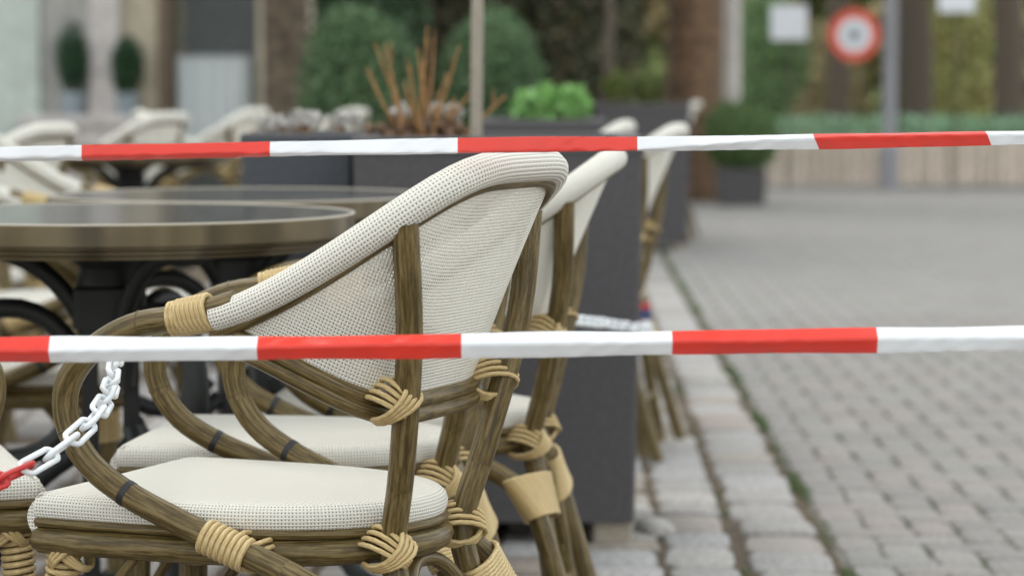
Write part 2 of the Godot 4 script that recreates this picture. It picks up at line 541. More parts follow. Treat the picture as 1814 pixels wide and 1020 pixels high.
		tube(mb, smooth([Vector3(s * 0.189, 0.800, 0.284), Vector3(s * 0.165, 0.66, 0.278), Vector3(s * 0.124, 0.50, 0.248), Vector3(s * 0.102, 0.402, 0.226), Vector3(s * 0.106, 0.33, 0.238), Vector3(s * 0.128, 0.17, 0.262), Vector3(s * 0.150, 0.0, 0.285)], 4), 0.0162, 12)
		put(mb, "back_post", M.cane, t)
		mb = MB.new()
		tube(mb, [Vector3(s * 0.166, 0.41, -0.196), Vector3(s * 0.168, 0.2, -0.202), Vector3(s * 0.174, 0.0, -0.214)], 0.0165, 12)
		put(mb, "front_leg", M.cane, t)
		mb = MB.new()
		tube(mb, smooth([Vector3(s * 0.168, 0.22, -0.198), Vector3(s * 0.178, 0.30, -0.15), Vector3(s * 0.184, 0.385, -0.085)], 4), 0.0075, 8)
		put(mb, "side_brace", M.cane, t)
		# cords
		var post_dir := Vector3(s * 0.02, 0.1, 0.012).normalized()
		x_lash(t, Vector3(s * 0.145, 0.583, 0.246), post_dir, Vector3(s * -0.75, 0, 0.66).normalized(), Vector3(s * 0.6, 0, 0.8).normalized(), 0.032, 0.030)
		x_lash(t, Vector3(s * 0.103, 0.398, 0.217), Vector3.UP, Vector3(s * -0.8, 0, 0.6).normalized(), Vector3(s * 0.5, 0, 0.86).normalized(), 0.035, 0.029)
		cord_wrap(t, Vector3(s * 0.214, 0.680, -0.014), Vector3(s * 0.214, 0.693, 0.042), Vector3(s * 0.214, 0.679, -0.014), Vector3(s * 0.213, 0.688, 0.042), 0.0185, 9)
		cord_wrap(t, Vector3(s * 0.214, 0.422, 0.028), Vector3(s * 0.214, 0.400, 0.088), Vector3(s * 0.214, 0.422, 0.028), Vector3(s * 0.214, 0.400, 0.088), 0.0185, 8)
		x_lash(t, Vector3(s * 0.192, 0.402, 0.080), Vector3(0, -0.35, 0.94).normalized(), Vector3(0, 0.94, 0.35).normalized(), Vector3(s, 0, 0), 0.034, 0.024, 2)
		cord_wrap(t, Vector3(s * 0.213, 0.352, 0.207), Vector3(s * 0.214, 0.270, 0.254), Vector3(s * 0.108, 0.350, 0.238), Vector3(s * 0.116, 0.300, 0.244), 0.0250, 13, "cord_wrapping", 0.0038)
		cord_wrap(t, Vector3(s * 0.166, 0.400, -0.197), Vector3(s * 0.167, 0.315, -0.200), Vector3(s * 0.166, 0.400, -0.197), Vector3(s * 0.167, 0.315, -0.200), 0.0190, 9)
		x_lash(t, Vector3(s * 0.168, 0.385, -0.185), Vector3.UP, Vector3(0, 0, 1), Vector3(s, 0, 0), 0.027, 0.034, 3)
	# arched brace between the rear legs
	mb = MB.new()
	tube(mb, smooth([Vector3(-0.115, 0.20, 0.265), Vector3(-0.095, 0.30, 0.245), Vector3(-0.05, 0.358, 0.225), Vector3(0.0, 0.372, 0.215), Vector3(0.05, 0.358, 0.225), Vector3(0.095, 0.30, 0.245), Vector3(0.115, 0.20, 0.265)], 4), 0.010, 8)
	put(mb, "arch_brace", M.cane, t)
	for z in [[-0.205, 0.2], [0.268, 0.14]]:
		mb = MB.new()
		tube(mb, [Vector3(-0.168 if z[0] < 0 else -0.13, z[1], z[0]), Vector3(0.168 if z[0] < 0 else 0.13, z[1], z[0])], 0.009, 8)
		put(mb, "stretcher", M.cane, t)
	return t

# ---------------------------------------------------------------- bistro table
func make_table(label: String, at: Vector3, r: float, turn := 0.0):
	var t := thing("bistro_table", label, "table", at, turn, "round bistro tables")
	var mb := MB.new()
	lathe(mb, [Vector2(r - 0.004, 0.7495), Vector2(0.0, 0.7495)], 96)
	put(mb, "table_top", M.table_top, t)
	mb = MB.new()
	lathe(mb, [Vector2(r, 0.7165), Vector2(r, 0.7478)], 96, Vector3.ZERO, 2.0)
	lathe(mb, [Vector2(r - 0.02, 0.7165), Vector2(r, 0.7165)], 96)
	put(mb, "edge_band", M.table_side, t)
	mb = MB.new()
	lathe(mb, [Vector2(r, 0.7478), Vector2(r, 0.7500), Vector2(r - 0.002, 0.7508), Vector2(r - 0.004, 0.7508), Vector2(r - 0.005, 0.7495)], 96)
	put(mb, "edge_trim", M.table_trim, t)
	mb = MB.new()
	lathe(mb, [Vector2(0.0, 0.6925), Vector2(r - 0.05, 0.6925), Vector2(r - 0.036, 0.6940), Vector2(r - 0.034, 0.6995), Vector2(r - 0.038, 0.7005), Vector2(r - 0.024, 0.7015), Vector2(r - 0.022, 0.7075), Vector2(r - 0.028, 0.7085), Vector2(r - 0.014, 0.7095), Vector2(r - 0.012, 0.7165), Vector2(r - 0.02, 0.7165)], 72, Vector3.ZERO, 2.0)
	put(mb, "underside", M.table_side, t)
	# cast iron base: an open column, struts curving out under the top, scrolled feet
	mb = MB.new()
	box(mb, Vector3(-0.020, 0.12, -0.016), Vector3(-0.047, 0.60, 0.016), 0.0)
	box(mb, Vector3(0.020, 0.12, -0.016), Vector3(0.047, 0.60, 0.016), 0.0)
	box(mb, Vector3(-0.06, 0.56, -0.022), Vector3(0.06, 0.63, 0.022), 0.006)
	box(mb, Vector3(-0.06, 0.08, -0.022), Vector3(0.06, 0.15, 0.022), 0.006)
	lathe(mb, [Vector2(0.0, 0.630), Vector2(0.055, 0.632), Vector2(0.05, 0.66), Vector2(0.09, 0.69), Vector2(0.10, 0.703)], 24)
	put(mb, "column", M.iron, t)
	for k in 3:
		var a := TAU * k / 3 + PI
		var d := Vector3(cos(a), 0, sin(a))
		mb = MB.new()
		tube(mb, smooth([d * 0.02 + Vector3(0, 0.52, 0), d * 0.06 + Vector3(0, 0.60, 0), d * 0.11 + Vector3(0, 0.655, 0), d * 0.18 + Vector3(0, 0.688, 0), d * 0.29 + Vector3(0, 0.694, 0)], 5), 0.019, 8, false, 1.0, 3.0, 0.8)
		put(mb, "strut", M.iron, t)
		mb = MB.new()
		var sc := []
		for i in 25:
			var f := TAU * (0.5 + 0.9 * i / 24.0)
			sc.append(d * (0.165 + 0.115 * cos(f)) + Vector3(0, 0.47 - 0.125 * sin(f), 0))
		tube(mb, sc, 0.021, 8, false, 1.0, 3.0, 0.8)
		put(mb, "scroll", M.iron, t)
		mb = MB.new()
		tube(mb, smooth([d * 0.05 + Vector3(0, 0.36, 0), d * 0.13 + Vector3(0, 0.30, 0), d * 0.19 + Vector3(0, 0.20, 0), d * 0.22 + Vector3(0, 0.10, 0), d * 0.27 + Vector3(0, 0.035, 0), d * 0.34 + Vector3(0, 0.016, 0)], 5), 0.018, 8)
		put(mb, "foot", M.iron, t)

# ---------------------------------------------------------------- chain of plastic links
func chain(label: String, pts: Array, reds: int, group := ""):
	var t := thing("plastic_chain", label, "chain", Vector3.ZERO, 0.0, group)
	var cv := Curve3D.new()
	for q in smooth(pts, 6): cv.add_point(q)
	var pitch := 0.046
	var mb := MB.new()
	var lp := []
	var hl := 0.0205
	var hw := 0.0098
	for i in 20:
		var a := TAU * i / 20
		lp.append(Vector3(cos(a) * hw, 0, sin(a) * hw + (hl if sin(a) >= 0.0 else -hl)))
	tube(mb, lp, 0.0035, 8, true)
	var link := mb.mesh()
	var k := 0
	var s := 0.0
	while s < cv.get_baked_length() - pitch:
		var a := cv.sample_baked(s)
		var b := cv.sample_baked(s + pitch)
		var o := put_mesh(link, "link", M.chain_red if k < reds else M.chain_white, t)
		o.transform = Transform3D(Basis.looking_at((b - a).normalized(), Vector3.UP), (a + b) / 2)
		o.rotate_object_local(Vector3(0, 0, 1), (PI / 4 if k % 2 == 0 else -PI / 4) + rv(-0.2, 0.2))
		s += pitch
		k += 1

# ---------------------------------------------------------------- barrier tape
func crease_at(upper: bool, x: float) -> float:
	# height of the lengthwise crease, as a share of the band's height
	if not upper: return 0.14 + 0.06 * sin(x * 5.0 + 1.0)
	return lerpf(0.0, -0.30, smoothstep(-0.35, -0.10, x)) if x < 0.12 else lerpf(-0.30, 0.40, smoothstep(0.12, 0.32, x))

func tape(label: String, path: Array, marks: Array, tall: float, thick: float, twists: Array, slant: float):
	# path: Vector3 points; marks: x of the colour changes, the first block red when marks[0] is preceded by red
	var t := thing("barrier_tape", label, "barrier tape", Vector3.ZERO, 0.0, "barrier tapes")
	var cv := Curve3D.new()
	for q in smooth(path, 6): cv.add_point(q)
	var tot := cv.get_baked_length()
	var x0: float = path[0].x
	var x1: float = path[path.size() - 1].x
	for b in marks.size() - 1:
		var red: bool = b % 2 == 0
		var mb := MB.new()
		var steps := 40
		var sides := 24
		var first := 0
		for i in steps + 1:
			var x := lerpf(marks[b], marks[b + 1], float(i) / steps)
			for j in sides + 1:
				var f := clampf((x - x0) / (x1 - x0), 0.0, 1.0)
				var tw := lerpf(twists[0], twists[1], f) + 0.10 * sin(x * 9.0) + 0.06 * sin(x * 23.0 + 1.0)
				var hh := tall * (1.0 + 0.05 * sin(x * 14.0 + 2.0) + 0.03 * sin(x * 37.0))
				# film folded lengthwise: a top facet, a crease, a front facet, and a flat back
				var cr := crease_at(slant != 0.0, x) * hh
				var wob := 0.0013 * sin(x * 53.0 + 1.3) * sin(x * 7.0) + 0.0007 * sin(x * 143.0 + 2.0 * sin(x * 11.0))
				var ctl := [Vector2(hh * 0.5, -thick * 0.45), Vector2(cr, thick * 0.5 + wob), Vector2(-hh * 0.5, thick * 0.12), Vector2(-hh * 0.49, -thick * 0.1), Vector2(cr * 0.9, thick * 0.5 - 0.0025 + wob), Vector2(hh * 0.49, -thick * 0.55)]
				var leg := j * 6 / sides
				var fr := float(j * 6 % sides) / sides
				var q0: Vector2 = ctl[leg % 6]
				var q1: Vector2 = ctl[(leg + 1) % 6]
				var yy := lerpf(q0.x, q1.x, fr)
				var zz := lerpf(q0.y, q1.y, fr) + 0.0005 * sin(x * 210.0 + fr * 5.0) * sin(x * 17.0)
				var xs := x + slant * yy * (1.0 if x > 0.35 else 0.0)
				var g := clampf((xs - x0) / (x1 - x0), 0.0, 1.0)
				var c := cv.sample_baked(g * tot)
				c.x = xs
				var off := Vector3(0, yy * cos(tw) - zz * sin(tw), yy * sin(tw) + zz * cos(tw))
				mb.p(c + off, Vector3.UP, Vector2(j, i))
		for i in steps + 1:
			for j in sides + 1:
				var k := i * (sides + 1) + j
				var l := i * (sides + 1) + (j - 1 if j > 0 else sides - 1)
				var r := i * (sides + 1) + (j + 1 if j < sides else 1)
				var u := k + sides + 1 if i < steps else k
				var d := k - sides - 1 if i > 0 else k
				var nn := (mb.v[r] - mb.v[l]).cross(mb.v[u] - mb.v[d]).normalized()
				mb.n[k] = -nn if j >= 0 else nn
		var mid := (mb.v[0] + mb.v[sides / 3] + mb.v[sides / 2]) / 3
		if mb.n[2].z < 0.0:
			for k in mb.n.size(): mb.n[k] = -mb.n[k]
		for i in steps:
			for j in sides:
				var k := i * (sides + 1) + j
				mb.quad(k, k + 1, k + sides + 2, k + sides + 1)
		put(mb, "red_block" if red else "white_block", M.tape_red if red else M.tape_white, t)

# ---------------------------------------------------------------- paving
func stone(w: float, d: float, h: float, irregular: float, bev: float) -> ArrayMesh:
	var mb := MB.new()
	var k := 12
	var lo := []
	var rim := []
	var top := []
	for i in k:
		var a := TAU * (i + 0.5) / k
		var q := Vector2(signf(cos(a)) * pow(absf(cos(a)), 0.38), signf(sin(a)) * pow(absf(sin(a)), 0.38))
		q = q * Vector2(w / 2, d / 2) * (1.0 - rv(0.0, irregular))
		lo.append(Vector3(q.x, -h, q.y))
		rim.append(Vector3(q.x, -bev * rv(0.8, 1.4), q.y))
		top.append(Vector3(q.x - signf(q.x) * bev * 1.3, rv(-0.0012, 0.0012), q.y - signf(q.y) * bev * 1.3))
	var c := mb.p(Vector3(0, 0.001, 0), Vector3.UP)
	var tn := []
	for i in k: tn.append(mb.p(top[i], (Vector3.UP + top[i].normalized() * 0.25).normalized()))
	for i in k: mb.tri(c, tn[i], tn[(i + 1) % k])
	var rn := []
	var ln := []
	for i in k:
		var o := Vector3(rim[i].x / w, 0, rim[i].z / d).normalized()
		rn.append(mb.p(rim[i], (o + Vector3.UP * 0.6).normalized()))
		ln.append(mb.p(lo[i], o))
	for i in k:
		mb.quad(tn[i], tn[(i + 1) % k], rn[(i + 1) % k], rn[i])
		mb.quad(rn[i], rn[(i + 1) % k], ln[(i + 1) % k], ln[i])
	return mb.mesh()

func add_stone(mb: MB, w: float, d: float, at: Vector3, tint: Color):
	mb.tint = tint
	var b := 0.006
	var lo := at - Vector3(w / 2, 0.012, d / 2)
	var hi := at + Vector3(w / 2, 0, d / 2)
	var ii := []
	for q in [[lo.x, lo.z, -0.012], [hi.x, lo.z, -0.012], [hi.x, hi.z, -0.012], [lo.x, hi.z, -0.012], [lo.x + b, lo.z + b, 0.0], [hi.x - b, lo.z + b, 0.0], [hi.x - b, hi.z - b, 0.0], [lo.x + b, hi.z - b, 0.0]]:
		var o := Vector3(signf(q[0] - at.x), 0, signf(q[1] - at.z)) * (0.8 if q[2] < 0.0 else 0.12)
		ii.append(mb.p(Vector3(q[0], at.y + q[2], q[1]), (o + Vector3.UP * (0.3 if q[2] < 0.0 else 1.0)).normalized()))
	mb.quad(ii[4], ii[5], ii[6], ii[7])
	for k in 4: mb.quad(ii[k], ii[(k + 1) % 4], ii[4 + (k + 1) % 4], ii[4 + k])

func paving():
	var frame := Transform3D(Basis(Vector3.UP, -0.0188), Vector3(0.668, 0, -5.6))
	var g := MB.new()
	g.face(Vector3(-150, -0.03, -220), Vector3(150, -0.03, -220), Vector3(150, -0.03, 60), Vector3(-150, -0.03, 60), Vector3.UP)
	setting(put(g, "ground", M.ground, self), "grey paved ground reaching to the far fence")
	# road: herringbone pavers on a bed
	var road := Node3D.new(); road.name = "road"; add_child(road); setting(road, "grey herringbone block paved road")
	road.transform = frame
	g = MB.new()
	g.face(Vector3(0, -0.0095, -20.3), Vector3(9, -0.0095, -20.3), Vector3(9, -0.0095, 3.6), Vector3(0, -0.0095, 3.6), Vector3.UP)
	put(g, "paver_bed", M.road_bed, road)
	var w := 0.0955
	var gap := 0.0058
	var hs := []
	var vs := []
	for k in 4:
		hs.append(stone(2 * w - gap, w - gap, 0.02, 0.018, 0.0045))
		vs.append(stone(w - gap, 2 * w - gap, 0.02, 0.018, 0.0045))
	var rest := MB.new()
	var count := 0
	var moss := []
	for j in range(-34, 212):
		for i in range(-1, 62):
			var kk := posmod(i + j, 4)
			if kk != 0 and kk != 3: continue
			var flat := kk == 0
			var x0 := i * w
			var x1 := (i + 2) * w if flat else (i + 1) * w
			var zc := -(j + 0.5) * w if flat else -(j + 0.0) * w
			if x1 < 0.03: continue
			x0 = maxf(x0, 0.012)
			var depth := 5.6 - zc
			var xw := 0.668 + (x0 + x1) / 2 + 0.0188 * (-zc)
			if xw > 0.1814 * maxf(depth, 0.5) + 0.45 and depth > 3.5: continue
			if depth < 4.6 and xw > 1.6: continue
			var inview := depth > 5.4 and xw < 0.1814 * depth + 0.05
			var at := Vector3((x0 + x1) / 2, rv(-0.0018, 0.0012), zc)
			if count < 300 and inview and x1 - x0 > (1.7 if flat else 0.7) * w:
				var o := put_mesh(hs[rng.randi() % 4] if flat else vs[rng.randi() % 4], "paver", M["paver%d" % (rng.randi() % 5)], road)
				o.position = at
				o.rotation = Vector3(rv(-0.008, 0.008), 0, rv(-0.008, 0.008))
				count += 1
			else:
				var tn := rv(0.215, 0.250)
				add_stone(rest, x1 - x0 - gap, (w if flat else 2 * w) - gap, at, Color(tn * 1.05, tn, tn * 0.94))
			if not flat and depth > 5.2 and depth < 12.0: moss.append([Vector3(i * w + w, -0.004, zc + w * 0.2), depth, (x0)])
	var rs := put(rest, "paver_field", M.tinted, road)
	rs.set_meta("kind", "stuff")
	# terrace: irregular setts
	var ter := Node3D.new(); ter.name = "pavement"; add_child(ter); setting(ter, "cafe terrace paved with worn pale stone setts")
	ter.transform = frame
	g = MB.new()
	g.face(Vector3(-9, -0.0105, -30), Vector3(0.0, -0.0105, -30), Vector3(0.0, -0.0105, 5.6), Vector3(-9, -0.0105, 5.6), Vector3.UP)
	put(g, "soil_bed", M.joint_soil, ter)
	var kinds := []
	for k in 8: kinds.append(stone(0.182, 0.196, 0.03, 0.07, 0.0065))
	rest = MB.new()
	count = 0
	var colw := [0.178, 0.152, 0.17, 0.165, 0.18, 0.17, 0.175, 0.17, 0.18, 0.17, 0.175, 0.18, 0.17]
	var x := -0.014
	for ci in colw.size():
		var cw: float = colw[ci]
		var z := 2.9
		while z > -14.5:
			var len := rv(0.17, 0.27) if ci == 0 else rv(0.14, 0.25)
			var depth := 5.6 - (z - len / 2)
			var at := Vector3(x - cw / 2 + rv(-0.006, 0.006), rv(-0.006, 0.003), z - len / 2)
			var seen := depth > 5.3 and depth < 13.5 and ci < 4
			var skip := ci > 1 and rng.randf() < 0.06
			if seen and count < 300 and not skip:
				var o := put_mesh(kinds[rng.randi() % 8], "sett", M["sett%d" % ([0, 1, 2, 4, 2, 1][rng.randi() % 6] if ci == 0 else rng.randi() % 5)], ter)
				o.position = at
				o.scale = Vector3((cw - 0.006) / 0.182, 1, (len - (0.007 if ci == 0 else 0.014)) / 0.196)
				o.rotation = Vector3(rv(-0.025, 0.025), rv(-0.04, 0.04) + (PI if rng.randf() < 0.5 else 0.0), rv(-0.02, 0.02))
				count += 1
			elif not seen and not skip and ci < 13:
				var tn := rv(0.20, 0.31)
				add_stone(rest, cw - 0.016, len - 0.018, at, Color(tn * 1.04, tn * 0.98, tn * 0.93))
			z -= len
		x -= cw + (0.013 if ci == 0 else 0.004)
	rs = put(rest, "sett_field", M.tinted, ter)
	rs.set_meta("kind", "stuff")
	# grass and moss in the joints
	var tuft := MB.new()
	for k in 9:
		var a := TAU * k / 9 + rv(-0.3, 0.3)
		var d := Vector3(cos(a) * 0.7, rv(0.5, 1.3), sin(a) * 0.7).normalized()
		leaf(tuft, Vector3(cos(a), 0, sin(a)) * 0.004, d, Vector3(-sin(a), 0.3, cos(a)), 0.02 * rv(0.6, 1.2), 0.005)
	var spots := []
	var s := -11.0
	while s < 2.4:
		var dens := 0.5 + 0.5 * sin(s * 7.0) * sin(s * 2.3 + 1.0)
		if rng.randf() < 0.08 + 1.1 * dens * dens:
			spots.append([Vector3(-0.004 + rv(-0.008, 0.012), -0.008, s), rv(0.6, 1.2) * (0.65 + 0.5 * dens)])
		s += 0.012
	for k in 120:   # between the edge stones and the row behind them
		var z := rv(-6.0, 0.4)
		if sin(z * 5.0) > 0.2: spots.append([Vector3(-0.204 + rv(-0.008, 0.008), -0.008, z), rv(0.4, 0.95)])
	for k in 90: spots.append([Vector3(rv(-0.56, -0.40), -0.008, rv(-1.6, 0.2)), rv(0.3, 0.7)])
	for q in moss:
		var keep := 1.0 if q[1] < 8.0 else 0.6
		if rng.randf() > keep: continue
		for k in 7:
			spots.append([q[0] + Vector3(-gap / 2 + rv(-0.003, 0.003), -0.002, rv(-0.05, 0.05)), rv(0.18, 0.42) * (1.15 if q[2] < 0.25 else 0.85)])
	for k in 800:  # weeds spreading from the edge onto the road
		var z := rv(-9.0, -2.0)
		spots.append([Vector3(absf(rng.randfn()) * 0.11, -0.006, z), rv(0.2, 0.5)])
	for k in 40: spots.append([Vector3(-0.487 + rng.randfn() * 0.018, -0.006, -0.98 + rng.randfn() * 0.03), rv(0.7, 1.3)])
	var mm := MultiMesh.new()
	mm.transform_format = MultiMesh.TRANSFORM_3D
	mm.use_colors = true
	mm.mesh = tuft.mesh()
	mm.instance_count = spots.size()
	for k in spots.size():
		var sc: float = spots[k][1]
		mm.set_instance_transform(k, frame * Transform3D(Basis(Vector3.UP, rv(0, TAU)).scaled(Vector3(sc, sc * 0.8, sc)), spots[k][0]))
		mm.set_instance_color(k, [Color(0.10, 0.17, 0.055), Color(0.13, 0.17, 0.065), Color(0.15, 0.145, 0.07), Color(0.08, 0.16, 0.065)][rng.randi() % 4])
	var gr := MultiMeshInstance3D.new()
	gr.name = "joint_grass"; gr.multimesh = mm; gr.material_override = M.leaf
	add_child(gr)
	gr.set_meta("kind", "stuff")
	tag(gr, "green grass and moss growing in the paving joints", "grass")

# ---------------------------------------------------------------- planters and plants
func planter(label: String, lo: Vector3, hi: Vector3, mat: Material, taper := 0.95):
	var mid := (lo + hi) / 2
	var t := thing("planter_box", label, "planter", Vector3(mid.x, 0, mid.z), 0.0, "tall planter boxes")
	var hx := (hi.x - lo.x) / 2
	var hz := (hi.z - lo.z) / 2
	var b := 0.008
	var mb := MB.new()
	var lp := [Vector2(-hx + b, -hz), Vector2(hx - b, -hz), Vector2(hx, -hz + b), Vector2(hx, hz - b), Vector2(hx - b, hz), Vector2(-hx + b, hz), Vector2(-hx, hz - b), Vector2(-hx, -hz + b)]
	prism(mb, lp, 0.045, hi.y - 0.035, 0.0, Vector2.ZERO, taper)
	put(mb, "body", mat, t)
	mb = MB.new()
	var r := 0.045
	box(mb, Vector3(-hx - 0.004, hi.y - 0.035, hz - r), Vector3(hx + 0.004, hi.y, hz + 0.004), 0.005)
	box(mb, Vector3(-hx - 0.004, hi.y - 0.035, -hz - 0.004), Vector3(hx + 0.004, hi.y, -hz + r), 0.005)
	box(mb, Vector3(-hx - 0.004, hi.y - 0.035, -hz + r), Vector3(-hx + r, hi.y - 0.001, hz - r), 0.0)
	box(mb, Vector3(hx - r, hi.y - 0.035, -hz + r), Vector3(hx + 0.004, hi.y - 0.001, hz - r), 0.0)
	put(mb, "rim", mat, t)
	mb = MB.new()
	box(mb, Vector3(-hx + r, hi.y - 0.035, -hz + r), Vector3(hx - r, hi.y - 0.018, hz - r), 0.0)
	put(mb, "soil", M.soil, t)
	for sx in [-1, 1]:
		for sz in [-1, 1]:
			mb = MB.new()
			var c := Vector3(sx * (hx * taper - 0.045), 0, sz * (hz * taper - 0.05))
			box(mb, c - Vector3(0.04, 0, 0.03), c + Vector3(0.04, 0.045, 0.03), 0.004)
			put(mb, "foot", M.bark_pale, t)

func shrub(called: String, label: String, at: Vector3, rad: Vector3, high: float, count: int, size: float, tones: Array, group := "", stem := true):
	var t := thing(called, label, "shrub", at, 0.0, group)
	var mb := MB.new()
	foliage(mb, Vector3(0, high, 0), rad, count, size, tones)
	put(mb, "crown", M.leaf, t)
	if stem:
		mb = MB.new()
		tube(mb, [Vector3.ZERO, Vector3(0.01, high * 0.5, 0), Vector3(0, high, 0)], 0.025, 8)
		for k in 5:
			var d := rdir(); d.y = absf(d.y)
			tube(mb, [Vector3(0, high * 0.7, 0), Vector3(0, high * 0.8, 0) + d * rad * 0.4, Vector3(0, high, 0) + d * rad * 0.8], [0.014, 0.01, 0.004], 6)
		put(mb, "stem", M.bark, t)

func tree(label: String, at: Vector3, r: float, high: float, crown: Vector3, count: int, tones: Array, lean := Vector3.ZERO, bark := "bark", group := "trees behind the slat fence", leafsize := 0.12):
	var t := thing("tree", label, "tree", at, 0.0, group)
	var mb := MB.new()
	var pts := [Vector3.ZERO, Vector3(0.03, high * 0.3, 0) + lean * 0.3, Vector3(-0.02, high * 0.6, 0.02) + lean * 0.65, Vector3(0, high, 0) + lean]
	tube(mb, smooth(pts, 4), [r * 1.25, r * 1.1, r * 1.03, r, r, r * 0.95, r * 0.92, r * 0.9, r * 0.85, r * 0.8, r * 0.7, r * 0.6, r * 0.5], 12, false, 1.0, 1.0)
	put(mb, "trunk", M[bark], t)
	mb = MB.new()
	for k in 7:
		var d := rdir(); d.y = absf(d.y) * 0.7 + 0.2
		var s: Vector3 = pts[2].lerp(pts[3], rv(0.2, 1.0))
		tube(mb, smooth([s, s + d * crown * 0.4, s + d * crown * 0.8 + Vector3.UP * 0.1], 3), [r * 0.4, r * 0.33, r * 0.28, r * 0.22, r * 0.16, r * 0.12, r * 0.08], 7)
	put(mb, "limbs", M[bark], t)
	mb = MB.new()
	foliage(mb, pts[3] + Vector3.UP * crown.y * 0.35, crown, count, leafsize, tones, 0.35, 10)
	put(mb, "crown", M.leaf, t)

func pot(t: Node3D, r0: float, r1: float, h: float, mat: Material):
	var mb := MB.new()
	lathe(mb, [Vector2(0, 0), Vector2(r0, 0), Vector2(r1 * 0.97, h - 0.05), Vector2(r1, h - 0.045), Vector2(r1, h), Vector2(r1 - 0.025, h), Vector2(r1 - 0.03, h - 0.03), Vector2(0, h - 0.03)], 24)
	put(mb, "pot", mat, t)

# ---------------------------------------------------------------- background
func facade():
	var t := thing("building", "pale plastered house front with pilasters and dark glazed entrance", "building", Vector3(0, 0, -20))
	var parts := [
		["wall", "wall_green", Vector3(-9.0, 0, -0.6), Vector3(-3.34, 7, 0.0)],
		["wall_panel", "wall_grey", Vector3(-3.339, 0, -0.6), Vector3(-2.98, 7, -0.04)],
		["pilaster", "stone_mauve", Vector3(-2.979, 0, -0.6), Vector3(-2.76, 7, 0.10)],
		["wall_panel", "stone_tan", Vector3(-2.759, 0, -0.6), Vector3(-2.50, 7, 0.02)],
		["door_frame", "pillar_brown", Vector3(-2.499, 0, -0.6), Vector3(-2.41, 7, 0.05)],
		["lintel", "door_dark", Vector3(-2.409, 2.6, -0.6), Vector3(-1.79, 7, 0.0)],
		["back_wall", "door_dark", Vector3(-2.409, 0, -0.9), Vector3(-1.79, 2.6, -0.7)],
		["threshold", "stone_tan", Vector3(-2.409, 0, -0.7), Vector3(-1.79, 0.14, 0.06)],
		["pillar", "stone_tan", Vector3(-1.789, 0, -0.6), Vector3(-1.44, 7, 0.14)],
		["ledge", "stone_mauve", Vector3(-3.45, 0.68, 0.0), Vector3(-2.55, 0.745, 0.26)],
		["ledge_block", "stone_mauve", Vector3(-3.42, 0, 0.02), Vector3(-2.58, 0.68, 0.22)],
		["cornice", "stone_mauve", Vector3(-9.0, 7.0, -0.7), Vector3(-1.4, 7.3, 0.3)],
	]
	for q in parts:
		var mb := MB.new()
		box(mb, q[2], q[3], 0.006)
		put(mb, q[0], M[q[1]], t)
	var pane := MB.new()
	box(pane, Vector3(-2.40, 0.15, -0.06), Vector3(-1.80, 2.59, -0.05))
	put(pane, "pane", M.glass, t)
	# pleated pale curtain behind the glass
	var mb := MB.new()
	var steps := 90
	for i in steps + 1:
		var f := float(i) / steps
		var x := lerpf(-2.39, -1.87, f)
		var z := -0.13 + 0.045 * sin(f * TAU * 5.0) + 0.006 * sin(f * TAU * 17.0)
		var nn := Vector3(-0.045 * cos(f * TAU * 5.0) * TAU * 5.0 / 0.52, 0, 1).normalized()
		mb.p(Vector3(x, 0.55, z), nn); mb.p(Vector3(x, 1.16, z), nn)
	for i in steps: mb.quad(i * 2, i * 2 + 2, i * 2 + 3, i * 2 + 1)
	put(mb, "curtain", M.curtain, t)
	mb = MB.new()
	tube(mb, [Vector3(-2.405, 1.165, -0.15), Vector3(-1.795, 1.165, -0.15)], 0.012, 8)
	put(mb, "curtain_rod", M.steel, t)
	for k in 2:
		var at: Vector3 = [Vector3(-3.085, 0.745, -19.86), Vector3(-2.70, 0.745, -19.84)][k]
		var c := thing("potted_conifer", ["small clipped cone conifer in blue grey pot by the grey wall panel", "small clipped cone conifer in blue grey pot by the tan wall panel"][k], "plant", at, 0.0, "small conifers on the ledge")
		pot(c, 0.06, 0.085, 0.16, M.pot_blue)
		mb = MB.new()
		foliage(mb, Vector3(0, 0.38 - 0.03 * k, 0), Vector3(0.115, 0.26 - 0.03 * k, 0.115), 1500, 0.035, [Color(0.022, 0.07, 0.024), Color(0.03, 0.095, 0.034), Color(0.018, 0.055, 0.02)], 0.3)
		put(mb, "crown", M.leaf, c)
		mb = MB.new()
		tube(mb, [Vector3(0, 0.12, 0), Vector3(0, 0.4, 0)], 0.01, 6)
		put(mb, "stem", M.bark, c)

